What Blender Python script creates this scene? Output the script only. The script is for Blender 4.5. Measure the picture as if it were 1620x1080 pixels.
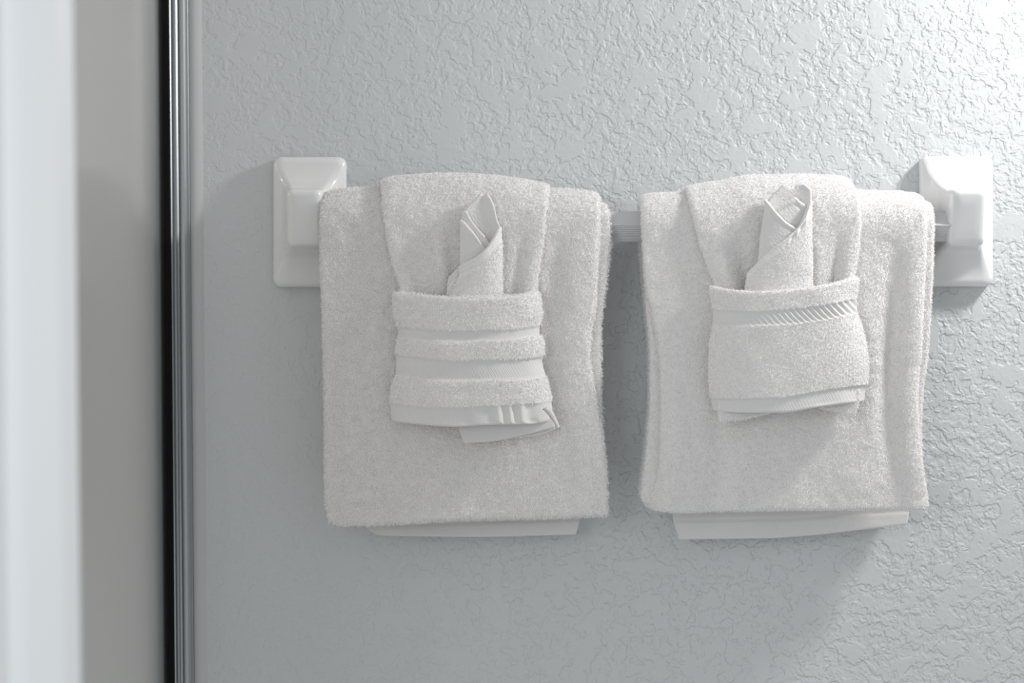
import bpy, math, random
import numpy as np

for o in list(bpy.data.objects):
    bpy.data.objects.remove(o)
rng = np.random.default_rng(7)
SC = bpy.context.scene
COL = SC.collection

# ------------------------------------------------------------------ camera
D = 1.90            # camera to wall, metres
S = 0.0006          # metres per photograph pixel on the wall plane
cam_d = bpy.data.cameras.new('camera')
cam = bpy.data.objects.new('camera', cam_d)
COL.objects.link(cam)
cam.location = (0, -D, 0)
cam.rotation_euler = (math.pi / 2, 0, 0)
cam_d.sensor_width = 36
cam_d.lens = 36 * D / (1620 * S)
cam_d.clip_start = 0.02
cam_d.dof.use_dof = True
cam_d.dof.focus_distance = D - 0.075
cam_d.dof.aperture_fstop = 2.8
SC.camera = cam

# ------------------------------------------------------------------ light
W = bpy.data.worlds.new('world')
SC.world = W
W.use_nodes = True
bg = W.node_tree.nodes['Background']
bg.inputs[0].default_value = (0.96, 0.985, 1.0, 1)
bg.inputs[1].default_value = 0.50


def area(name, loc, target, size, power, color, size_y=None):
    l = bpy.data.lights.new(name, 'AREA')
    l.energy = power
    l.color = color
    l.size = size
    if size_y:
        l.shape = 'RECTANGLE'
        l.size_y = size_y
    o = bpy.data.objects.new(name, l)
    COL.objects.link(o)
    o.location = loc
    import mathutils
    d = mathutils.Vector(target) - mathutils.Vector(loc)
    o.rotation_euler = d.to_track_quat('-Z', 'Y').to_euler()
    return o


area('vanity_light', (0.81, -0.235, 0.55), (0.2, -0.03, 0.0), 0.10, 6.2, (1.0, 0.985, 0.97))
area('stile_fill_light', (-0.80, -1.75, 0.15), (-0.40, -0.6, 0.0), 0.7, 5.5, (0.93, 0.98, 1.0))  # added cool fill near the camera, placed to brighten the white stile

SC.view_settings.view_transform = 'Standard'
SC.view_settings.look = 'None'
SC.view_settings.gamma = 1
SC.view_settings.use_curve_mapping = False
SC.view_settings.exposure = 0.0
SC.cycles.max_bounces = 24
SC.cycles.diffuse_bounces = 16
SC.cycles.transmission_bounces = 16

# ------------------------------------------------------------------ helpers


def PX(px, h):
    return (px - 810) * S * (D - h) / D


def PZ(py, h):
    return -(py - 540) * S * (D - h) / D


def P(px, py, h):
    px, py, h = np.broadcast_arrays(np.asarray(px, float), np.asarray(py, float), np.asarray(h, float))
    return np.stack([PX(px, h), -h, PZ(py, h)], -1)


def curve(*pts):
    """piecewise curve through (t, value) pairs, softened"""
    t = np.array([p[0] for p in pts], float)
    v = np.array([p[1] for p in pts], float)

    def f(x):
        x = np.asarray(x, float)
        x = np.clip(x, t[0], t[-1])
        # monotone cubic (Catmull-Rom with limited slopes)
        if len(t) == 2:
            return np.interp(x, t, v)
        d = np.diff(v) / np.diff(t)
        m = np.empty_like(v)
        m[0], m[-1] = d[0], d[-1]
        m[1:-1] = np.where(d[1:] * d[:-1] > 0, 2 * d[1:] * d[:-1] / (d[1:] + d[:-1] + 1e-12), 0)
        i = np.clip(np.searchsorted(t, x) - 1, 0, len(t) - 2)
        hh = t[i + 1] - t[i]
        s = (x - t[i]) / hh
        return ((2 * s**3 - 3 * s**2 + 1) * v[i] + (s**3 - 2 * s**2 + s) * hh * m[i]
                + (-2 * s**3 + 3 * s**2) * v[i + 1] + (s**3 - s**2) * hh * m[i + 1])
    return f


def _hash(ix, iy, iz, seed):
    n = (ix * 374761393 + iy * 668265263 + iz * 2147483647 * 3 + seed * 1274126177) & 0xffffffff
    n = ((n ^ (n >> 13)) * 1274126177) & 0xffffffff
    return ((n ^ (n >> 16)) & 0xffff) / 65535.0 * 2 - 1


def noise(p, freq, seed=0):
    q = p * np.asarray(freq, float)
    i = np.floor(q).astype(np.int64)
    f = q - i
    f = f * f * (3 - 2 * f)
    r = 0
    for a in (0, 1):
        for b in (0, 1):
            for c in (0, 1):
                w = (f[..., 0] if a else 1 - f[..., 0]) * (f[..., 1] if b else 1 - f[..., 1]) * (f[..., 2] if c else 1 - f[..., 2])
                r = r + w * _hash(i[..., 0] + a, i[..., 1] + b, i[..., 2] + c, seed)
    return r


def link_mesh(name, V, faces, mats, parent=None, smooth=True, mat_idx=None):
    """faces: list of int arrays (n,k)"""
    me = bpy.data.meshes.new(name)
    V = np.asarray(V, np.float32)
    me.vertices.add(len(V))
    me.vertices.foreach_set('co', V.ravel())
    starts, loops, k0 = [], [], 0
    for f in faces:
        f = np.asarray(f, np.int32)
        if len(f) == 0:
            continue
        starts.append(k0 + np.arange(len(f)) * f.shape[1])
        loops.append(f.ravel())
        k0 += f.size
    loops = np.concatenate(loops)
    starts = np.concatenate(starts)
    me.loops.add(len(loops))
    me.polygons.add(len(starts))
    me.loops.foreach_set('vertex_index', loops)
    me.polygons.foreach_set('loop_start', starts.astype(np.int32))
    if mat_idx is not None:
        me.polygons.foreach_set('material_index', np.asarray(mat_idx, np.int32))
    me.update(calc_edges=True)
    me.polygons.foreach_set('use_smooth', np.full(len(me.polygons), smooth))
    for m in (mats if isinstance(mats, (list, tuple)) else [mats]):
        me.materials.append(m)
    o = bpy.data.objects.new(name, me)
    COL.objects.link(o)
    if parent is not None:
        o.parent = parent
        o.matrix_parent_inverse = parent.matrix_world.inverted()
    return o


def thing(name, label, cat, loc, group=None):
    o = bpy.data.objects.new(name, None)
    o.empty_display_size = 0.02
    COL.objects.link(o)
    o.location = loc
    bpy.context.view_layer.update()
    o['label'] = label
    o['category'] = cat
    if group:
        o['group'] = group
    return o


def samples(n, length, T, lo=True, hi=True):
    """0..1 samples, clustered within T/2 of the open ends"""
    k = 5
    th = np.linspace(0, math.pi / 2, k + 1)[:-1]
    d = (T / 2) * (1 - np.cos(th)) / length
    m = (T / 2) / length
    mid = np.linspace(m if lo else 0, 1 - m if hi else 1, n)
    out = ([d] if lo else []) + [mid] + ([1 - d[::-1]] if hi else [])
    return np.concatenate(out)


CHEV = -12.0


class Slab:
    """a cloth layer of thickness T round the mid surface M (nv, nu, 3)"""

    def __init__(s, M, T, disp=None, bdisp=None, tmin=0.0):
        gu = np.gradient(M, axis=1)
        gv = np.gradient(M, axis=0)
        n = np.cross(gu, gv)
        n /= np.linalg.norm(n, axis=-1, keepdims=True) + 1e-12
        su = np.linalg.norm(np.diff(M, axis=1), axis=-1)
        sv = np.linalg.norm(np.diff(M, axis=0), axis=-1)
        cu = np.concatenate([np.zeros((M.shape[0], 1)), np.cumsum(su, 1)], 1)
        cv = np.concatenate([np.zeros((1, M.shape[1])), np.cumsum(sv, 0)], 0)
        du = np.minimum(cu, cu[:, -1:] - cu)
        dv = np.minimum(cv, cv[-1:] - cv)
        r = T / 2
        a = np.clip(1 - du / r, 0, 1)
        b = np.clip(1 - dv / r, 0, 1)
        t = r * np.sqrt(np.clip(1 - np.minimum(1, a * a + b * b), 0, 1))
        s.F = M + n * t[..., None]
        s.B = M - n * t[..., None]
        edge = np.clip(np.minimum(du, dv) / (T * 0.5), 0, 1)
        if disp is not None:
            s.F = s.F + n * (disp * edge)[..., None]
        s.n = n
        s.du, s.dv = du, dv
        s.T = T
        # geometric normals of both skins
        s.nF = s._nrm(s.F)
        s.nB = -s._nrm(s.B)

    @staticmethod
    def _nrm(A):
        n = np.cross(np.gradient(A, axis=1), np.gradient(A, axis=0))
        return n / (np.linalg.norm(n, axis=-1, keepdims=True) + 1e-12)

    def mesh(s, mask=None):
        nv, nu = s.F.shape[:2]
        V = np.concatenate([s.F.reshape(-1, 3), s.B.reshape(-1, 3)])
        iF = np.arange(nv * nu).reshape(nv, nu)
        iB = iF + nv * nu
        iB = iB.copy()
        if mask is None:
            for sl in ((0, slice(None)), (-1, slice(None)), (slice(None), 0), (slice(None), -1)):
                iB[sl] = iF[sl]

        def q(i, flip):
            a = np.stack([i[:-1, :-1], i[:-1, 1:], i[1:, 1:], i[1:, :-1]], -1).reshape(-1, 4)
            return a[:, ::-1] if flip else a
        qF, qB = q(iF, False), q(iB, True)
        if mask is not None:
            m = mask.reshape(-1)
            return V, qF[m], qB[m]
        return V, qF, qB


def compact(V, faces):
    used = np.zeros(len(V), bool)
    for f in faces:
        used[f.ravel()] = True
    idx = np.cumsum(used) - 1
    return V[used], [idx[f] for f in faces]


def tufts(sl, density, L, R, mask=None, lean=None, up=0.75, fade=0.0, rand=0.9, seed=1):
    """bent pile loops/strands standing on the outer skin (and round the rims) of a slab"""
    r = np.random.default_rng(seed)
    out_p, out_n, out_x = [], [], []
    for A, N, rim_only in ((sl.F, sl.nF, False), (sl.B, sl.nB, True)):
        a, b, c, d = A[:-1, :-1], A[:-1, 1:], A[1:, 1:], A[1:, :-1]
        ar = 0.5 * np.linalg.norm(np.cross(c - a, d - b), axis=-1)
        nm = N[:-1, :-1]
        w = ar.copy()
        w[nm[..., 1] > 0.2] = 0
        if rim_only:
            w[np.minimum(sl.du, sl.dv)[:-1, :-1] > sl.T * 0.5] = 0
        if mask is not None:
            w = w * mask
        tot = w.sum()
        n = int(tot * density)
        if n < 1:
            continue
        pick = r.choice(w.size, n, p=(w / tot).ravel())
        i, j = np.unravel_index(pick, w.shape)
        s_, t_ = r.random((n, 1)), r.random((n, 1))
        p = (a[i, j] * (1 - s_) + b[i, j] * s_) * (1 - t_) + (d[i, j] * (1 - s_) + c[i, j] * s_) * t_
        out_p.append(p)
        out_n.append(N[i, j])
    if not out_p:
        return np.zeros((0, 3)), [np.zeros((0, 3), int)], np.zeros((0, 3))
    p = np.concatenate(out_p)
    n = np.concatenate(out_n)
    m = len(p)
    # clumping: neighbours lean the same way
    f = 230.0
    cl = np.stack([noise(p, f, 11), noise(p, f, 12), noise(p, f, 13)], -1)
    fine = r.normal(size=(m, 3)) * 0.45
    ln = np.array(lean if lean is not None else (0, 0, -0.25))
    dirv = cl * rand * 0.65 + fine * rand * 1.3 + ln
    dirv -= n * (dirv * n).sum(-1, keepdims=True)
    d1 = n * up + dirv * 0.7
    d1 /= np.linalg.norm(d1, axis=-1, keepdims=True)
    d2 = n * (up * 0.15) + dirv * 1.2 + r.normal(size=(m, 3)) * 0.25
    d2 /= np.linalg.norm(d2, axis=-1, keepdims=True)
    Ls = L * r.uniform(0.6, 1.25, (m, 1))
    Rs = R * r.uniform(0.75, 1.25, (m, 1))
    e1 = np.cross(d1 + d2, n * 1.6 + r.normal(size=(m, 3)))
    e1 /= np.linalg.norm(e1, axis=-1, keepdims=True)
    e2 = np.cross(n, e1)
    V = []
    base = p - n * 0.0004
    mid = p + d1 * Ls * 0.5
    tip = mid + d2 * Ls * 0.6
    for sg in (-1, 1):
        V.append(base + e1 * Rs * sg)
    for sg in (-1, 1):
        V.append(mid + e1 * Rs * sg)
    V.append(tip)
    V = np.stack(V, 1).reshape(-1, 3)
    o = (np.arange(m) * 5)[:, None]
    quads = o + np.array([[0, 1, 3, 2]])
    tris = o + np.array([[2, 3, 4]])
    return V, [quads, tris], np.repeat(n, 5, 0)


def emit(name, sl, mats, parent, pile=None, mask=None, label=None, pmask=None):
    """mask (cells) picks the faces; pile = tufts() keyword dict"""
    V, qF, qB = sl.mesh(mask)
    faces = [qF, qB]
    if mask is not None:
        V, faces = compact(V, faces)
    if pile:
        pm = mask if pmask is None else pmask
        tv, tf, tn = tufts(sl, mask=None if pm is None else pm.astype(float), **pile)
        k = len(V)
        V = np.concatenate([V, tv])
        nf = sum(len(f) for f in faces)
        faces = list(faces) + [f + k for f in tf]
        nt_ = sum(len(f) for f in tf)
        o = link_mesh(name, V, faces, [mats, M_PILE], parent, mat_idx=np.concatenate([np.zeros(nf), np.ones(nt_)]))
        at = o.data.attributes.new('lie', 'FLOAT_VECTOR', 'POINT')
        at.data.foreach_set('vector', np.concatenate([np.zeros((k, 3)), tn]).astype(np.float32).ravel())
    else:
        o = link_mesh(name, V, faces, mats, parent)
    if label:
        o['label'] = label
    return o


# ------------------------------------------------------------------ materials


def new_mat(name):
    m = bpy.data.materials.new(name)
    m.use_nodes = True
    nt = m.node_tree
    return m, nt, nt.nodes['Principled BSDF']


def nd(nt, typ, **kw):
    n = nt.nodes.new(typ)
    for k, v in kw.items():
        if k.startswith('i_'):
            n.inputs[k[2:].replace('_', ' ')].default_value = v
        else:
            setattr(n, k, v)
    return n


def math_node(nt, op, a, b=None, c=None):
    n = nt.nodes.new('ShaderNodeMath')
    n.operation = op
    for i, x in enumerate((a, b, c)):
        if x is None:
            continue
        if isinstance(x, (int, float)):
            n.inputs[i].default_value = x
        else:
            nt.links.new(x, n.inputs[i])
    return n.outputs[0]


def cloth_mat(name, col, kind, transl=0.16):
    m, nt, b = new_mat(name)
    L = nt.links.new
    b.inputs['Base Color'].default_value = (*col, 1)
    b.inputs['Roughness'].default_value = 0.95
    b.inputs['Specular IOR Level'].default_value = 0.15
    b.inputs['Sheen Weight'].default_value = 0.12
    tc = nd(nt, 'ShaderNodeTexCoord')
    if kind == 'terry':
        n = nd(nt, 'ShaderNodeTexNoise', i_Scale=520.0, i_Detail=3.0)
        L(tc.outputs['Object'], n.inputs['Vector'])
        h = n.outputs['Fac']
        dist = 0.0012
    elif kind == 'weave':
        mp = nd(nt, 'ShaderNodeMapping')
        L(tc.outputs['Object'], mp.inputs['Vector'])
        mp.inputs['Rotation'].default_value = (0, 0.6, 0)
        w = nd(nt, 'ShaderNodeTexWave', i_Scale=210.0, i_Distortion=0.4)
        w.bands_direction = 'X'
        L(mp.outputs['Vector'], w.inputs['Vector'])
        n = nd(nt, 'ShaderNodeTexNoise', i_Scale=120.0, i_Detail=3.0)
        L(tc.outputs['Object'], n.inputs['Vector'])
        h = math_node(nt, 'ADD', math_node(nt, 'MULTIPLY', w.outputs['Fac'], 0.12), math_node(nt, 'MULTIPLY', n.outputs['Fac'], 0.4))
        dist = 0.0012
    bp = nd(nt, 'ShaderNodeBump')
    bp.inputs['Strength'].default_value = 0.6
    bp.inputs['Distance'].default_value = dist
    L(h, bp.inputs['Height'])
    L(bp.outputs['Normal'], b.inputs['Normal'])
    tr = nd(nt, 'ShaderNodeBsdfTranslucent')
    tr.inputs['Color'].default_value = (*col, 1)
    mx = nd(nt, 'ShaderNodeMixShader')
    mx.inputs[0].default_value = transl
    L(b.outputs[0], mx.inputs[1])
    L(tr.outputs[0], mx.inputs[2])
    L(mx.outputs[0], nt.nodes['Material Output'].inputs['Surface'])
    return m


M_TERRY = cloth_mat('white_terry', (0.80, 0.783, 0.775), 'terry', 0.0)
def pile_mat():
    """single strands of pile: bright cotton, shaded softly with the lie of the cloth"""
    m, nt, b = new_mat('white_cotton_pile')
    L = nt.links.new
    at = nd(nt, 'ShaderNodeAttribute')
    at.attribute_name = 'lie'
    ge = nd(nt, 'ShaderNodeNewGeometry')
    mixn = nd(nt, 'ShaderNodeMix', data_type='VECTOR')
    mixn.inputs[0].default_value = 0.0
    L(ge.outputs['True Normal'], mixn.inputs[4])
    L(at.outputs['Vector'], mixn.inputs[5])
    nn = nd(nt, 'ShaderNodeVectorMath', operation='NORMALIZE')
    L(mixn.outputs[1], nn.inputs[0])
    df = nd(nt, 'ShaderNodeBsdfDiffuse')
    df.inputs['Color'].default_value = (0.962, 0.953, 0.949, 1)
    L(nn.outputs[0], df.inputs['Normal'])
    tr = nd(nt, 'ShaderNodeBsdfTranslucent')
    tr.inputs['Color'].default_value = (0.962, 0.953, 0.949, 1)
    mx = nd(nt, 'ShaderNodeMixShader')
    mx.inputs[0].default_value = 0.24
    L(df.outputs[0], mx.inputs[1])
    L(tr.outputs[0], mx.inputs[2])
    nt.nodes.remove(b)
    L(mx.outputs[0], nt.nodes['Material Output'].inputs['Surface'])
    return m


M_PILE = pile_mat()
M_WEAVE = cloth_mat('white_woven_cotton', (0.80, 0.788, 0.78), 'weave', 0.12)
M_PLAIN = cloth_mat('white_terry_reverse', (0.83, 0.818, 0.81), 'terry', 0.12)


def simple(name, col, rough, metal=0.0, spec=0.5, coat=0.0):
    m, nt, b = new_mat(name)
    b.inputs['Base Color'].default_value = (*col, 1)
    b.inputs['Roughness'].default_value = rough
    b.inputs['Metallic'].default_value = metal
    b.inputs['Specular IOR Level'].default_value = spec
    b.inputs['Coat Weight'].default_value = coat
    b.inputs['Coat Roughness'].default_value = 0.05
    return m


M_CERAMIC = simple('glazed_white_ceramic', (0.80, 0.80, 0.80), 0.22, coat=0.6)
M_BAR = simple('ribbed_grey_white_plastic', (0.62, 0.625, 0.63), 0.45)
M_SEAL = simple('black_rubber', (0.006, 0.006, 0.006), 0.6, spec=0.1)
M_ALU = simple('satin_aluminium', (0.50, 0.52, 0.535), 0.42, metal=1.0)
M_WHITE = simple('white_gloss_paint', (0.86, 0.88, 0.89), 0.4)
M_CAULK = simple('pale_caulk', (0.55, 0.56, 0.56), 0.35)


def wall_mat():
    m, nt, b = new_mat('blue_grey_knockdown_wall')
    L = nt.links.new
    b.inputs['Roughness'].default_value = 0.42
    b.inputs['Specular IOR Level'].default_value = 0.4
    tc = nd(nt, 'ShaderNodeTexCoord')
    wn = nd(nt, 'ShaderNodeTexNoise', i_Scale=55.0, i_Detail=3.0)
    L(tc.outputs['Object'], wn.inputs['Vector'])
    vm = nd(nt, 'ShaderNodeVectorMath', operation='MULTIPLY_ADD')
    L(wn.outputs['Color'], vm.inputs[0])
    vm.inputs[1].default_value = (0.012, 0.012, 0.012)
    L(tc.outputs['Object'], vm.inputs[2])

    def plateau(scale, lo, hi, detail=2.0, rough=0.5):
        n = nd(nt, 'ShaderNodeTexNoise', i_Scale=scale, i_Detail=detail, i_Roughness=rough)
        L(vm.outputs[0], n.inputs['Vector'])
        r = nd(nt, 'ShaderNodeMapRange', interpolation_type='SMOOTHSTEP')
        r.inputs['From Min'].default_value = lo
        r.inputs['From Max'].default_value = hi
        L(n.outputs['Fac'], r.inputs['Value'])
        return r.outputs[0], n.outputs['Fac']
    a, an = plateau(46.0, 0.525, 0.575, 3.5, 0.55)
    c, cn = plateau(105.0, 0.47, 0.56, 2.5)
    f, fn = plateau(220.0, 0.42, 0.60, 1.5)
    # plateaus smear smooth; the crumbs live in the hollows between them
    inv = math_node(nt, 'SUBTRACT', 1.0, math_node(nt, 'MULTIPLY', a, 0.85))
    crumbs = math_node(nt, 'MULTIPLY', math_node(nt, 'ADD', math_node(nt, 'MULTIPLY', c, 0.7), math_node(nt, 'MULTIPLY', f, 0.35)), inv)
    h = math_node(nt, 'ADD', math_node(nt, 'MULTIPLY', a, 0.8), crumbs)
    soft = nd(nt, 'ShaderNodeTexNoise', i_Scale=12.0, i_Detail=2.0)
    L(tc.outputs['Object'], soft.inputs['Vector'])
    h = math_node(nt, 'ADD', h, math_node(nt, 'MULTIPLY', soft.outputs['Fac'], 1.2))
    bp = nd(nt, 'ShaderNodeBump')
    bp.inputs['Strength'].default_value = 1.0
    bp.inputs['Distance'].default_value = 0.00085
    # relief height is scaled down towards the door
    sx = nd(nt, 'ShaderNodeSeparateXYZ')
    L(tc.outputs['Object'], sx.inputs[0])
    fl = nd(nt, 'ShaderNodeMapRange', interpolation_type='SMOOTHSTEP')
    fl.inputs['From Min'].default_value = -0.32
    fl.inputs['From Max'].default_value = 0.22
    fl.inputs['To Min'].default_value = 0.40
    fl.inputs['To Max'].default_value = 1.0
    L(sx.outputs['X'], fl.inputs['Value'])
    h = math_node(nt, 'MULTIPLY', h, fl.outputs[0])
    L(h, bp.inputs['Height'])
    L(bp.outputs['Normal'], b.inputs['Normal'])
    b.inputs['Base Color'].default_value = (0.625, 0.645, 0.652, 1)
    return m


M_WALL = wall_mat()


def box_arr(x0, x1, y0, y1, z0, z1):
    V = np.array([[x, y, z] for x in (x0, x1) for y in (y0, y1) for z in (z0, z1)], float)
    F = np.array([[0, 1, 3, 2], [4, 6, 7, 5], [0, 4, 5, 1], [2, 3, 7, 6], [0, 2, 6, 4], [1, 5, 7, 3]])
    return V, F


# ------------------------------------------------------------------ wall
V, F = box_arr(-1.25, 1.6, 0.0, 0.10, -1.1, 1.1)
w = link_mesh('wall_back', V, [F], M_WALL, smooth=False)
w['kind'] = 'structure'

# ------------------------------------------------------------------ shower door at left
ZB, ZT = -0.95, 0.95


def upright(profile, skew):
    """extrude an (x, y) profile along z with a small lean (metres per metre)"""
    pr = np.array(profile, float)
    n = len(pr)
    V = []
    for z in (ZB, ZT):
        V += [[x - skew * z, y, z] for x, y in pr]
    i = np.arange(n)
    j = (i + 1) % n
    side = np.stack([i, j, j + n, i + n], -1)
    return np.array(V), [side, np.array([i[::-1]]), np.array([i + n])]


SK = 0.0085
door = thing('shower_door', 'tall glossy greige door panel with black seal and ribbed aluminium channel, left of the towel bar', 'door', (-0.33, -0.02, -0.95))
xm = PX(262, 0.03)
# wall channel: several vertical ribs
x0 = PX(271.5, 0.02)
prof = [(x0, 0.0), (x0, -0.024), (x0 + 0.0012, -0.0255), (x0 + 0.0024, -0.024), (x0 + 0.003, -0.017), (x0 + 0.0045, -0.017),
        (x0 + 0.0052, -0.0205), (x0 + 0.0066, -0.0215), (x0 + 0.0078, -0.020), (x0 + 0.0082, -0.012), (x0 + 0.0094, -0.012),
        (x0 + 0.0100, -0.0155), (x0 + 0.0125, -0.0155), (x0 + 0.0140, -0.0125), (x0 + 0.0150, -0.006), (x0 + 0.0158, -0.0045), (x0 + 0.0158, 0.0)]
V, F = upright(prof[::-1], SK)
ch = link_mesh('wall_channel', V, F, M_ALU, door, smooth=False)
ch['label'] = 'ribbed satin aluminium channel'
# soft bead of caulk and paint beside the channel
xc = x0 + 0.0160
pr = [(xc, 0.0)] + [(xc + 0.012 * t, -0.0028 * math.sin(math.pi * (0.25 + 0.75 * t)) ** 1.0) for t in np.linspace(0, 1, 9)]
V, F = upright(pr[::-1], SK)
cb = link_mesh('caulk_bead', V, F, M_CAULK, door, smooth=False)
cb['label'] = 'pale bead of caulk along the channel'
# black seal in front
xb0, xb1 = PX(262.0, 0.03), PX(271.0, 0.03)
V, F = upright([(xb0, -0.030), (xb1 - 0.0006, -0.030), (xb1, -0.029), (xb1, -0.002), (xb0, -0.002)][::-1], SK)
se = link_mesh('black_seal', V, F, M_SEAL, door, smooth=False)
# glossy panel running out from the wall towards the room
m, nt, b = new_mat('greige_mirror_glass')
b.inputs['Base Color'].default_value = (0.985, 0.95, 0.91, 1)
b.inputs['Metallic'].default_value = 1.0
b.inputs['Roughness'].default_value = 0.15
xg = PX(262.0, 0.031)
V, F = upright([(xg - 0.006, -0.031), (xg - 0.006, -0.45), (xg, -0.45), (xg, -0.031)], SK)
gp = link_mesh('door_panel', V, F, m, door, smooth=False)
gp['label'] = 'glossy greige panel that mirrors the wall'

# white stile close to the camera (out of focus)
hs = 0.62
xs = PX(114, hs)
t = [(xs, -0.605), (xs, -0.62), (xs - 0.006, -0.628), (xs - 0.028, -0.630), (xs - 0.034, -0.626), (xs - 0.042, -0.624),
     (xs - 0.050, -0.630), (xs - 0.12, -0.632), (xs - 0.12, -0.605)]
V, F = upright(t[::-1], 0.012)
st = link_mesh('trim_1', V, F, M_WHITE, smooth=False)
st['kind'] = 'structure'

# ------------------------------------------------------------------ towel bar
HB = 0.040                      # bar axis from the wall
ZBAR = PZ(358, HB)
bar = thing('towel_bar', 'white ceramic towel bar, square ribbed rail between two flared brackets on the textured wall', 'towel bar', (PX(1000, HB), 0, ZBAR))
# rail: square section on its edge, fine ribs on the lower front face
hd = 0.0142
sec = []
top, front, bot, back = (0, hd), (-hd, 0), (0, -hd), (hd, 0)   # (y offset, z offset)


def seg(a, b2, n, amp, lo=0.0, hi=1.0):
    out = []
    for k in range(n):
        t_ = k / n
        y, z = a[0] + (b2[0] - a[0]) * t_, a[1] + (b2[1] - a[1]) * t_
        off = amp if (k % 2 and lo < t_ < hi) else 0
        out.append((y + off * 0.7, z))
    return out


sec += seg(top, front, 40, 0.00045, 0.0, 0.12)[:5]
sec += [(top[0] + (front[0] - top[0]) * 0.9, top[1] + (front[1] - top[1]) * 0.9)]
sec += [(front[0] + 0.0011, front[1] + 0.0009), (front[0], front[1] + 0.0004)]
sec += seg(front, bot, 18, 0.0011, 0.0, 0.8)
sec += [bot, back]
n = len(sec)
xa, xb = PX(497, HB), PX(1512, HB)
V = [[x, -HB + y, ZBAR + z] for x in (xa, xb) for y, z in sec]
i = np.arange(n)
j = (i + 1) % n
link_mesh('rail', np.array(V), [np.stack([i, j, j + n, i + n], -1), np.array([i[::-1]]), np.array([i + n])], M_BAR, bar, smooth=False)


def bracket(cx, cy, sgn):
    """flared ceramic bracket as a loft of rounded rectangles from wall plate to boss"""
    xc_, zc_ = PX(cx, 0.008), PZ(cy, 0.008)
    rings = []
    pw, ph = 0.0345, 0.0615          # plate half sizes
    bw, bh = 0.0165, 0.0255          # boss half sizes
    bz = 0.0012                      # boss above plate centre

    def ring(w_, h_, r_, y, dz=0.0, dtop=0.0):
        pts = []
        N = 12
        for q, (sx, sz) in enumerate(((1, 1), (-1, 1), (-1, -1), (1, -1))):
            cxx, czz = sx * (w_ - r_), sz * (h_ - r_)
            for k in range(N):
                an = math.pi / 2 * (q + k / (N - 1))
                pts.append((cxx + r_ * math.cos(an), czz + r_ * math.sin(an) + dz))
            # subdivide the straight run to the next corner
            nsx, nsz = ((-1, 1), (-1, -1), (1, -1), (1, 1))[q]
            an = math.pi / 2 * (q + 1)
            a_ = (cxx + r_ * math.cos(an), czz + r_ * math.sin(an) + dz)
            b_ = (nsx * (w_ - r_) + r_ * math.cos(an), nsz * (h_ - r_) + r_ * math.sin(an) + dz)
            for k in range(1, 10):
                pts.append((a_[0] + (b_[0] - a_[0]) * k / 10, a_[1] + (b_[1] - a_[1]) * k / 10))
        k_ = max(0.0, (y - 0.040) / 0.015)
        rings.append([[xc_ + a, -(y + k_ * (0.0085 + 0.30 * (c_ - 0.022))), zc_ + c_] for a, c_ in pts])
    ring(pw, ph, 0.008, 0.0)
    ring(pw + 0.0002, ph + 0.0002, 0.008, 0.004)
    ring(pw, ph, 0.008, 0.008)
    ring(pw - 0.0008, ph - 0.0008, 0.0078, 0.0105)
    ring(pw - 0.0026, ph - 0.0026, 0.0075, 0.0122)
    ring(pw - 0.0045, ph - 0.0045, 0.0070, 0.0134)
    # concave flare
    for k in range(1, 19):
        t_ = k / 18
        e = 1 - (1 - t_) ** 1.0
        w_ = (pw - 0.0045) + ((bw + 0.0010) - (pw - 0.0045)) * (0.45 * e + 0.55 * math.sin(e * math.pi / 2) ** 1.6)
        h_ = (ph - 0.0045) + ((bh + 0.0015) - (ph - 0.0045)) * (0.3 * e + 0.7 * math.sin(e * math.pi / 2))
        y = 0.0134 + 0.0286 * (0.25 * e + 0.75 * e ** 2.6)
        ring(w_, h_, 0.0066 - 0.0012 * t_, y, bz * t_)
    ring(bw + 0.0006, bh + 0.0008, 0.0055, 0.0475, bz)
    ring(bw, bh, 0.0055, 0.0510, bz)
    ring(bw - 0.0010, bh - 0.0010, 0.0050, 0.0530, bz)
    ring(bw - 0.0028, bh - 0.0028, 0.0042, 0.0543, bz)
    ring(bw - 0.0060, bh - 0.0060, 0.0030, 0.0548, bz)
    ring(bw - 0.0110, bh - 0.0150, 0.0012, 0.0550, bz)
    n_ = len(rings[0])
    V = np.array([p for r_ in rings for p in r_])
    i_ = np.arange(n_)
    j_ = (i_ + 1) % n_
    F = np.concatenate([np.stack([i_, j_, j_ + n_, i_ + n_], -1) + k * n_ for k in range(len(rings) - 1)])
    last = (len(rings) - 1) * n_
    return link_mesh('bracket', V, [F[:, ::-1], np.array([i_]), np.array([last + i_[::-1]])][:3], M_CERAMIC, bar)


bl = bracket(490, 351, -1)
br = bracket(1513, 350, 1)

# ------------------------------------------------------------------ towels


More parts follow.
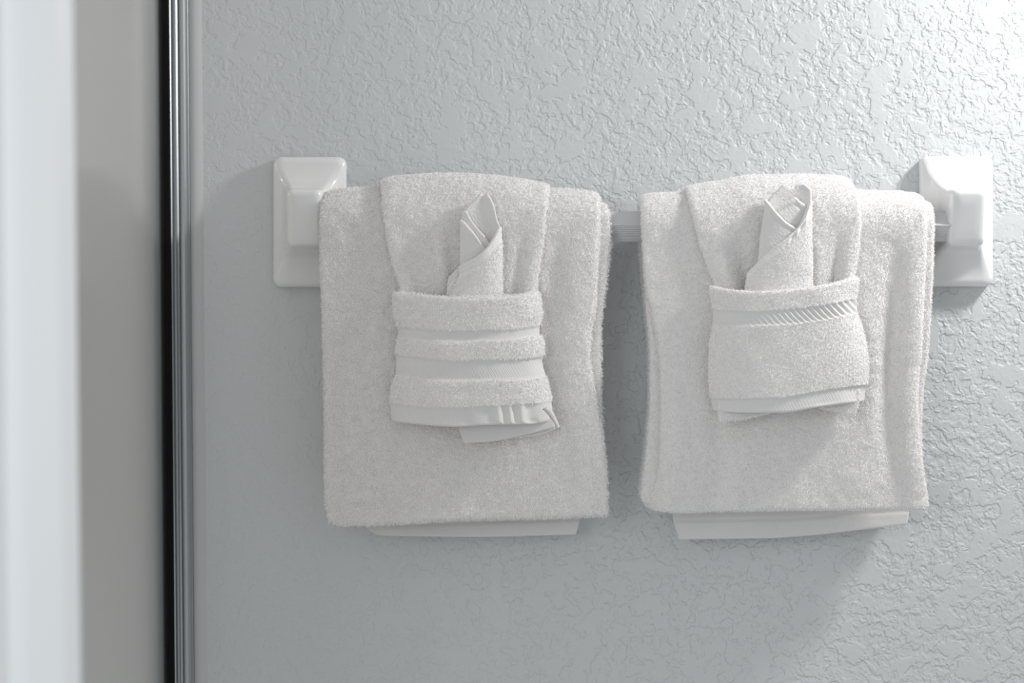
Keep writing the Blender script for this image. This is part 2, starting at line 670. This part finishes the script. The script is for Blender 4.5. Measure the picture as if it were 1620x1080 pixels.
def drape(Lx, Rx, top, bot, back, rh, T, hoff=None, nu=120, nv=150, xbend=None):
    """cloth layer hung over the rail. Lx/Rx: px edge as a function of row; top/bot/back: row as a function of u"""
    hf = HB + rh
    u = samples(nu, 0.25, T)
    vf = samples(nv, 0.3, T, True, False)
    va = np.linspace(0, 1, 22)[1:-1]
    vb = samples(26, 0.27, T, False, True)
    rows = []
    zt = PZ(top(u), HB) - T / 2
    zb = PZ(bot(u), hf)
    zk = PZ(back(u), HB)

    def addrow(h, z, t):
        py = 540 - z / (S * (D - hf) / D)
        l, r = Lx(py), Rx(py)
        px = l + (r - l) * u
        rows.append(np.stack([PX(px, hf), -h, z], -1))
    for t in vf:
        z = zb + (ZBAR - zb) * t
        h = np.full_like(u, hf)
        if hoff is not None:
            py = 540 - z / (S * (D - hf) / D)
            h = h + hoff(u, py) * (1 - t ** 12)
        addrow(h, z, t)
    for t in va:
        a = math.pi * t
        addrow(HB + rh * np.cos(a) * np.ones_like(u), ZBAR + (zt - ZBAR) * math.sin(a), t)
    for t in vb:
        addrow(np.full_like(u, HB - rh), ZBAR + (zk - ZBAR) * t, t)
    return np.array(rows)


def panel(Lx, Rx, top, bot, h, T, nu=100, nv=80):
    u = samples(nu, 0.14, T)
    v = samples(nv, 0.12, T)
    U, Vv = np.meshgrid(u, v)
    py = bot(U) + (top(U) - bot(U)) * Vv
    l, r = Lx(py), Rx(py)
    px = l + (r - l) * U
    hh = h(U, Vv, px, py)
    return P(px, py, hh), U, Vv, px, py


def const(c):
    return lambda x: np.full_like(np.asarray(x, float), float(c))


def soft_noise(M, amp, freq, seed):
    return amp * noise(M, freq, seed)


# pile recipes
SHAG = dict(density=1.05e6, L=0.0036, R=0.00027, up=0.62, rand=1.15, lean=(0.1, 0, -0.45))
LOOP = dict(density=1.20e6, L=0.0017, R=0.00024, up=0.85, rand=0.6, lean=(0, 0, -0.35))


def dish(depth, p=6):
    return lambda u: depth * np.abs(2 * u - 1) ** p


def bath_towel(tag_label, x_in, x_out, pile, seed, hem_L, hem_R, hem_bot, hem_line, outer, inner, outer_h, covered):
    cx = PX((outer['L'](500) + outer['R'](500)) / 2, 0.07)
    t = thing('bath_towel', tag_label, 'towel', (float(cx), -HB, ZBAR), 'bath towels folded over the rail')
    # the layer next to the rail
    Mi = drape(inner['L'], inner['R'], inner['top'], inner['bot'], const(785), 0.0182, 0.0062, nu=50, nv=70)
    si = Slab(Mi, 0.0062, soft_noise(Mi, 0.0006, 60, seed))
    p = dict(pile)
    p['seed'] = seed
    mi = np.ones((Mi.shape[0] - 1, Mi.shape[1] - 1), bool)
    # pile only where the layer shows, near its side edges
    U = np.linspace(0, 1, Mi.shape[1])[:-1]
    mi[:, (U > 0.2) & (U < 0.75)] = False
    emit('inner_fold', si, M_TERRY, t, p, pmask=mi)
    # outer layer
    Mo = drape(outer['L'], outer['R'], outer['top'], outer['bot'], const(770), 0.0262, 0.0090, hoff=outer_h, nu=110, nv=130)
    so = Slab(Mo, 0.0090, soft_noise(Mo, 0.0011, 38, seed + 1) + soft_noise(Mo, 0.0006, 140, seed + 2))
    p['seed'] = seed + 3
    # no pile where the hand towel presses on this layer
    pxm = Mo[..., 0] / (S * (D - 0.066) / D) + 810
    pym = 540 - Mo[..., 2] / (S * (D - 0.066) / D)
    cov = (pxm > covered['L'](pym) + 16) & (pxm < covered['R'](pym) - 16) & (pym > 262) & (pym < 618)
    emit('outer_fold', so, M_TERRY, t, p, pmask=~cov[:-1, :-1])
    # back drop whose woven hem shows below
    Mh, U, Vv, px, py = panel(hem_L, hem_R, const(700), hem_bot, lambda U, V, x, y: 0.031 + 0.002 * np.sin(U * 9), 0.0036, 110, 60)
    line = hem_line(px)
    groove = -0.0007 * np.exp(-((py - line) / 2.0) ** 2) - 0.0004 * (py < line)
    sh = Slab(Mh, 0.0036, groove + soft_noise(Mh, 0.0004, 50, seed + 5))
    emit('woven_hem', sh, M_WEAVE, t, label='smooth woven hem showing below the pile')
    return t


# ---- left bath towel
lo = dict(
    L=curve((296, 512), (310, 508), (400, 508), (500, 511), (650, 514), (780, 515), (815, 519), (832, 522)),
    R=curve((296, 943), (312, 948), (360, 948), (430, 944), (490, 941), (530, 933), (560, 932), (600, 938), (660, 948), (720, 957), (780, 961), (832, 962)),
    top=curve((0, 309), (0.04, 302), (0.2, 297), (0.5, 295), (0.8, 299), (0.96, 303), (1, 307)),
    bot=curve((0, 826), (0.05, 830), (0.2, 829), (0.5, 822), (0.8, 819), (1, 815)))
li = dict(
    L=curve((318, 514), (400, 513), (560, 516), (760, 521), (830, 526)),
    R=curve((318, 956), (332, 962), (380, 966), (430, 962), (470, 957), (520, 951), (620, 951), (700, 954), (760, 956), (832, 956)),
    top=curve((0, 324), (1, 322)),
    bot=const(806))


def lo_h(u, py):
    # slow swells, side lip at the right, hang-in towards the bottom
    s = np.clip((py - 380) / 440, 0, 1)
    return (0.0020 * np.sin(u * 7 + 1.2) * s + 0.0030 * np.exp(-((u - 0.93) / 0.06) ** 2) * (1 - s * 0.8)
            - 0.004 * np.exp(-((u - 0.86) / 0.05) ** 2) * (1 - s) - 0.004 * s)


bt_l = bath_towel('bath towel with long shaggy pile, left one on the rail', 0, 0, SHAG, 21,
                  curve((700, 572), (825, 574), (838, 584), (849, 604)), curve((700, 918), (820, 917), (849, 911)),
                  curve((0, 846), (0.06, 847), (0.5, 849), (1, 845)), curve((560, 834), (700, 828), (930, 820)), lo, li, lo_h, dict(L=curve((276, 600), (340, 607), (420, 622), (462, 634)), R=curve((276, 868), (380, 860), (462, 848))))
bt_l['label'] = 'bath towel with long shaggy pile hanging by the left bracket'

# ---- right bath towel
ro = dict(
    L=curve((300, 1020), (315, 1014), (400, 1017), (450, 1021), (500, 1032), (560, 1042), (620, 1045), (720, 1044), (755, 1040), (775, 1028), (790, 1019), (812, 1026)),
    R=curve((300, 1460), (316, 1466), (380, 1465), (450, 1461), (560, 1456), (620, 1451), (680, 1453), (740, 1460), (800, 1468), (812, 1468)),
    top=curve((0, 313), (0.03, 307), (0.12, 305), (0.4, 300), (0.7, 299), (0.9, 303), (0.97, 306), (1, 314)),
    bot=curve((0, 796), (0.03, 806), (0.12, 811), (0.3, 809), (0.6, 807), (0.85, 806), (1, 807)))
ri = dict(
    L=curve((315, 1017), (400, 1019), (470, 1021), (560, 1028), (620, 1028), (700, 1023), (760, 1016), (785, 1014), (812, 1022)),
    R=curve((315, 1472), (330, 1478), (400, 1477), (470, 1474), (560, 1468), (620, 1460), (680, 1458), (812, 1462)),
    top=curve((0, 322), (1, 319)),
    bot=curve((0, 792), (0.05, 802), (1, 802)))


def ro_h(u, py):
    s = np.clip((py - 380) / 430, 0, 1)
    valley = -0.0075 * np.exp(-((u - 0.885) / 0.045) ** 2) * np.clip(1 - np.abs(py - 560) / 270, 0, 1)
    lip = 0.004 * np.exp(-((u - 0.965) / 0.035) ** 2)
    roll = 0.004 * np.exp(-((u - 0.06) / 0.06) ** 2) * s
    fold = -0.0045 * np.exp(-((u - 0.20 - 0.04 * s) / 0.05) ** 2) * s
    curl = -0.018 * np.exp(-(u / 0.05) ** 2) * np.clip((py - 740) / 60, 0, 1)
    return valley + lip + roll + fold + curl + 0.0015 * np.sin(u * 11) * s - 0.003 * s


bt_r = bath_towel('x', 0, 0, LOOP, 51,
                  curve((700, 1060), (815, 1064), (852, 1073)), curve((700, 1440), (810, 1438), (832, 1434)),
                  curve((0, 853), (0.4, 851), (0.6, 846), (0.8, 838), (1, 830)), curve((1060, 824), (1240, 821), (1340, 814), (1440, 809)), ro, ri, ro_h, dict(L=curve((280, 1090), (340, 1095), (420, 1118), (460, 1132)), R=curve((280, 1350), (340, 1362), (450, 1349))))
bt_r['label'] = 'bath towel with short looped pile hanging by the right bracket'


# ---- hand towels with pocket and the rolled washcloths
def pocket_h(base, bulge, edge):
    def f(U, V, px, py):
        c = np.abs(2 * U - 1)
        return base + bulge * (1 - c ** 2.6) - edge * c ** 9
    return f


def hand_towel(label, prm, pile, seed):
    cx = PX(prm['cx'], 0.09)
    t = thing('hand_towel', label, 'towel', (float(cx), -HB, ZBAR + 0.04), 'hand towels folded into pockets')
    M = drape(prm['L'], prm['R'], prm['top'], const(625), const(560), 0.0345, 0.0058, hoff=prm['h'], nu=110, nv=100)
    sl = Slab(M, 0.0058, soft_noise(M, 0.0009, 45, seed) + soft_noise(M, 0.0005, 150, seed + 1))
    p = dict(pile)
    p['seed'] = seed + 2
    p['L'] *= 0.85
    pm = np.ones((M.shape[0] - 1, M.shape[1] - 1), bool)
    zc = M[:-1, :-1, 2]
    pm[zc < PZ(478, 0.08)] = False
    emit('fan_fold', sl, M_TERRY, t, p, pmask=pm)
    # pocket
    Tp = 0.0062
    Mp, U, Vv, px, py = panel(prm['pL'], prm['pR'], prm['ptop'], prm['pbot'], prm['ph'], Tp, 210, 120)
    # rows: 0 at the bottom edge, 1 at the top edge -> bands in fractional rows from the top
    w = 1 - Vv
    disp = soft_noise(Mp, 0.0009, 50, seed + 4)
    bands = np.zeros(U.shape, bool)
    for (a, b_, depth, kind) in prm['bands']:
        aa, bb = a(U), b_(U)
        inb = (w > aa) & (w < bb)
        sm = 1 / (1 + np.exp(-(w - aa) / 0.006)) * (1 / (1 + np.exp((w - bb) / 0.006)))
        disp = disp - depth * sm
        e1 = np.exp(-((w - aa) / 0.010) ** 2) + (np.exp(-((w - bb) / 0.010) ** 2) if bb.max() < 0.99 else 0)
        disp = disp + 0.0007 * e1
        if kind == 'chevron':
            ph_ = U * 2 * math.pi * 24 + CHEV * (w - aa) / (bb - aa)
            disp = disp + sm * 0.0008 * np.sin(ph_) * np.clip(U * 2.2 - 0.5, 0.12, 1)
        if kind == 'gather':
            disp = disp + sm * 0.0016 * np.sin(U * 62 + 2 * np.sin(U * 17)) * np.clip((U - 0.4) * 3, 0, 1)
        if kind == 'twill':
            ph_ = U * 2 * math.pi * 48 - (w - aa) / (bb - aa) * 14
            disp = disp + sm * 0.00010 * np.sin(ph_)
        bands |= inb
    sp = Slab(Mp, Tp, disp)
    cell = bands[:-1, :-1]
    p2 = dict(pile)
    p2['seed'] = seed + 6
    p2['L'] *= 0.8
    po = emit('pocket', sp, M_TERRY, t, p2, mask=~cell)
    names = []
    for (a, b_, depth, kind) in prm['bands']:
        aa, bb = a(U), b_(U)
        inb = ((w > aa) & (w < bb))[:-1, :-1] & cell
        bo = emit('woven_band', sp, M_WEAVE, po, mask=inb)
        bo['label'] = {'chevron': 'raised diagonal-rib woven band', 'gather': 'smooth hem at the pocket edge', 'twill': 'flat woven band'}[kind]
    for nm, spec in prm['flaps'].items():
        Mf, U2, V2, _, _ = panel(spec['L'], spec['R'], spec['top'], spec['bot'], spec['h'], 0.0034, 60, 40)
        sf = Slab(Mf, 0.0034, soft_noise(Mf, 0.0004, 60, seed + 8))
        emit('inner_flap', sf, M_WEAVE if spec.get('plain') else M_TERRY, t, None if spec.get('plain') else dict(p2, seed=seed + 9))
    return t


def lh(u, py):
    s = np.clip((py - 300) / 160, 0, 1)
    r = 0.0045 * np.exp(-((u - 0.33) / 0.035) ** 2) * np.clip((py - 320) / 50, 0, 1) * np.clip((440 - py) / 60 + 0.4, 0, 1)
    dip = -0.004 * np.exp(-((u - 0.43) / 0.08) ** 2) * s - 0.003 * np.exp(-((u - 0.86) / 0.04) ** 2) * s
    return r + dip + 0.003 * np.exp(-((u - 0.95) / 0.04) ** 2) * s + 0.0025 * np.exp(-((u - 0.06) / 0.05) ** 2) * s + 0.010 * np.clip((py - 400) / 100, 0, 1) * 0.3


left = dict(
    cx=738,
    L=curve((276, 600), (300, 603), (340, 607), (380, 613), (420, 622), (462, 634), (625, 640)),
    R=curve((276, 868), (300, 868), (340, 864), (380, 860), (420, 854), (462, 848), (625, 845)),
    top=curve((0, 285), (0.08, 279), (0.35, 275), (0.7, 279), (0.92, 288), (1, 292)),
    h=lh,
    pL=curve((455, 627), (470, 624), (495, 625), (515, 631), (530, 632), (545, 630), (565, 629), (595, 628), (610, 622), (640, 620), (672, 622)),
    pR=curve((455, 849), (470, 853), (495, 855), (515, 851), (530, 851), (540, 857), (562, 858), (570, 856), (596, 862), (620, 868), (645, 872), (676, 875)),
    ptop=curve((0, 462), (0.07, 463), (0.4, 469), (0.75, 468), (0.93, 463), (1, 459)),
    pbot=curve((0, 666), (0.15, 671), (0.4, 675), (0.6, 672), (0.85, 671), (1, 667)),
    ph=pocket_h(0.0890, 0.0135, 0.010),
    bands=[(curve((0, 0.265), (1, 0.262)), curve((0, 0.345), (1, 0.350)), 0.0014, 'twill'),
           (curve((0, 0.485), (1, 0.495)), curve((0, 0.645), (1, 0.660)), 0.0014, 'twill'),
           (curve((0, 0.86), (1, 0.84)), const(1.01), 0.0012, 'gather')],
    flaps={'a': dict(L=curve((640, 722), (676, 726), (702, 734)), R=curve((640, 872), (676, 878), (702, 862)),
                     top=const(645), bot=curve((0, 701), (0.35, 698), (0.7, 688), (1, 676)),
                     h=lambda U, V, x, y: 0.0905 - 0.004 * U, plain=True),
           'b': dict(L=curve((640, 812), (690, 812)), R=curve((640, 874), (692, 880)),
                     top=const(655), bot=curve((0, 692), (0.5, 690), (1, 679)),
                     h=lambda U, V, x, y: 0.0825 + 0 * U, plain=True)})


def rh_(u, py):
    s = np.clip((py - 300) / 150, 0, 1)
    return (0.004 * np.exp(-((u - 0.10) / 0.07) ** 2) * s - 0.0045 * np.exp(-((u - 0.24) / 0.06) ** 2) * s
            - 0.004 * np.exp(-((u - 0.86) / 0.035) ** 2) * s + 0.0045 * np.exp(-((u - 0.95) / 0.04) ** 2) * s
            + 0.002 * np.exp(-((u - 0.74) / 0.04) ** 2) * s)


right = dict(
    cx=1240,
    L=curve((280, 1090), (300, 1089), (340, 1095), (380, 1105), (420, 1118), (460, 1132), (625, 1140)),
    R=curve((280, 1350), (300, 1357), (340, 1362), (380, 1360), (420, 1354), (450, 1349), (625, 1352)),
    top=curve((0, 296), (0.15, 290), (0.35, 279), (0.6, 277), (0.92, 279), (1, 284)),
    h=rh_,
    pL=curve((440, 1124), (465, 1126), (495, 1130), (520, 1129), (545, 1124), (600, 1123), (640, 1128), (660, 1132)),
    pR=curve((432, 1350), (445, 1356), (470, 1353), (495, 1354), (515, 1361), (540, 1367), (575, 1371), (605, 1369), (620, 1366), (660, 1366)),
    ptop=curve((0, 451), (0.08, 456), (0.3, 460), (0.55, 457), (0.8, 449), (0.93, 441), (1, 437)),
    pbot=curve((0, 650), (0.2, 653), (0.45, 653), (0.7, 644), (1, 635)),
    ph=pocket_h(0.0890, 0.0140, 0.010),
    bands=[(curve((0, 0.18), (0.5, 0.16), (1, 0.175)), curve((0, 0.30), (0.5, 0.285), (1, 0.30)), 0.0006, 'chevron'),
           (curve((0, 0.89), (0.5, 0.87), (1, 0.855)), const(1.01), 0.0014, 'twill')],
    flaps={'a': dict(L=curve((630, 1135), (670, 1138)), R=curve((630, 1230), (672, 1222)),
                     top=const(625), bot=curve((0, 668), (0.5, 663), (0.8, 656), (1, 652)), h=lambda U, V, x, y: 0.0885 + 0 * U),
           'b': dict(L=curve((620, 1290), (660, 1300)), R=curve((620, 1360), (640, 1358), (662, 1350)),
                     top=const(615), bot=curve((0, 646), (0.5, 652), (1, 658)), h=lambda U, V, x, y: 0.0885 + 0 * U)})

ht_l = hand_towel('hand towel folded into a pocket with flat woven bands, over the shaggy bath towel', left, dict(SHAG, L=0.0033), 81)
ht_r = hand_towel('hand towel folded into a pocket with a diagonal-rib band, over the looped bath towel', right, dict(LOOP, L=0.0021), 121)

# loose ribbon of selvedge at the lower right of the left pocket
tt = np.linspace(0, 1, 24)
rx = curve((0, 862), (0.3, 869), (0.65, 877), (1, 884))(tt)
ry = curve((0, 645), (0.3, 651), (0.65, 663), (1, 678))(tt)
wd = np.interp(tt, [0, 0.3, 1], [3.6, 4.2, 2.2])
A = P(rx - wd, ry + wd * 0.6, 0.0985 - 0.004 * tt)
B = P(rx + wd, ry - wd * 0.6, 0.0985 - 0.004 * tt)
Mr = np.stack([A, (A + B) / 2, B], 1)
Mr = Mr[::-1]
sr = Slab(np.concatenate([Mr[:, :1], Mr[:, 1:2], Mr[:, 2:]], 1), 0.0011)
emit('loose_edge', sr, M_WEAVE, ht_l, label='thin loose strip of selvedge')


def washcloth(label, q, pile, seed):
    t = thing('washcloth', label, 'towel', (float(PX(q['cx'], 0.095)), -0.09, float(PZ(520, 0.095))), 'rolled washcloths in the pockets')
    hb, hfw = q['hb'], q['hf']

    def shell(front, bulge, pull=0.0):
        def f(U, V, px, py):
            l, r = q['L'](py), q['R'](py)
            c = np.clip((px - l) / (r - l) * 2 - 1, -1, 1)
            return front + bulge * np.sqrt(np.clip(1 - c * c, 0, 1)) - pull * np.clip((400 - py) / 100, 0, 1)
        return f
    # inner back leaf with the point
    b = q['back']
    M, *_ = panel(b['L'], b['R'], b['top'], const(480), lambda U, V, x, y: hb - 0.003 + 0.003 * (2 * U - 1) ** 2 * 1.0, 0.0028, 50, 50)
    emit('inner_leaf', Slab(M, 0.0028, soft_noise(M, 0.0003, 80, seed)), M_PLAIN, t, label='smooth inner face rising to a point')
    for k, (nm, spec) in enumerate(q['wraps']):
        M, U, V_, px, py = panel(spec['L'], spec['R'], spec['top'], const(480), shell(spec['f'], spec['b'], spec.get('pull', 0)), spec['T'], 70, 70)
        top = spec['top'](U)
        dd = py - top
        rim = spec.get('rim', 0.0006) * np.exp(-((dd - 4) / 4.0) ** 2) - 0.0007 * np.exp(-((dd - spec.get('seam', 14)) / 2.2) ** 2) * (spec.get('seam', 0) > 0)
        if spec.get('gather'):
            rim = rim + 0.0013 * np.sin(px * 0.48) * np.exp(-((dd - 13) / 7.0) ** 2) * np.clip((U - 0.45) * 6, 0, 1)
        s_ = Slab(M, spec['T'], rim + soft_noise(M, 0.0006, 90, seed + k))
        pl = None
        pm = None
        if spec.get('pile'):
            pl = dict(pile, seed=seed + 10 + k, L=pile['L'] * spec['pile'])
            pm = (dd > spec.get('bare', 16))[:-1, :-1]
        emit(nm, s_, M_PLAIN if not spec.get('pile') else M_TERRY, t, pl, pmask=pm)
    return t


wl = washcloth('washcloth rolled to a single smooth point in the pocket of the shaggy towel set', dict(
    cx=760, hb=0.0845, hf=0.1,
    L=curve((300, 729), (345, 728), (430, 727), (480, 706)), R=curve((300, 790), (360, 792), (480, 793)),
    back=dict(L=curve((305, 762), (315, 752), (325, 741), (335, 734), (345, 730), (480, 730)),
              R=curve((305, 768), (315, 777), (330, 783), (345, 786), (360, 791), (480, 791)),
              top=const(307)),
    wraps=[('inner_lip', dict(L=const(731), R=const(778), top=curve((0, 334), (0.12, 333), (0.3, 347), (0.55, 362), (0.85, 378), (1, 392)), f=0.0850, b=0.004, T=0.0026, rim=0.0005, seam=0)),
           ('left_wrap', dict(L=curve((300, 729), (345, 729), (430, 728), (480, 727)), R=const(780), top=curve((0, 346), (0.1, 350), (0.4, 367), (0.7, 388), (1, 402)), f=0.0858, b=0.0065, T=0.0026, rim=0.0006, seam=0)),
           ('right_wrap', dict(L=curve((350, 735), (400, 730), (415, 722), (430, 714), (445, 708), (480, 706)), R=curve((350, 791), (400, 793), (480, 793)),
                               top=curve((0, 438), (0.06, 428), (0.2, 416), (0.4, 405), (0.62, 391), (0.8, 375), (0.92, 363), (1, 357)), f=0.0866, b=0.0105, T=0.0030, rim=0.0009, seam=19, pile=0.55, bare=24))]),
    dict(SHAG, density=0.95e6), 161)

wr = washcloth('washcloth rolled open on top, gathered rim, in the pocket of the looped towel set', dict(
    cx=1235, hb=0.0845, hf=0.1,
    L=curve((290, 1213), (320, 1211), (380, 1203), (420, 1188), (480, 1176)), R=curve((290, 1284), (400, 1283), (480, 1286)),
    back=dict(L=curve((290, 1240), (300, 1231), (312, 1219), (322, 1214), (480, 1205)), R=curve((290, 1276), (300, 1283), (320, 1284), (480, 1284)),
              top=curve((0, 292), (0.15, 291), (0.3, 296), (0.45, 297), (0.6, 291), (0.85, 291), (1, 298))),
    wraps=[('inner_lip', dict(L=const(1216), R=const(1278), top=curve((0, 330), (0.25, 324), (0.5, 317), (0.68, 312), (0.8, 318), (1, 326)), f=0.0850, b=0.0035, T=0.0022, rim=0.0006, seam=12)),
           ('left_wrap', dict(L=curve((300, 1212), (322, 1211), (380, 1203), (430, 1196), (480, 1190)), R=const(1272),
                              top=curve((0, 314), (0.12, 322), (0.35, 338), (0.6, 352), (1, 366)), f=0.0860, b=0.0070, T=0.0028, rim=0.0010, seam=9)),
           ('right_wrap', dict(L=curve((310, 1240), (352, 1236), (375, 1215), (395, 1200), (420, 1188), (440, 1180), (480, 1176)), R=curve((310, 1283), (400, 1283), (480, 1286)),
                               top=curve((0, 442), (0.05, 425), (0.2, 398), (0.45, 374), (0.62, 356), (0.8, 336), (0.92, 322), (1, 315)), f=0.0868, b=0.0105, T=0.0030, rim=0.0007, seam=0, gather=True, pile=0.75, bare=20))]),
    dict(LOOP), 201)
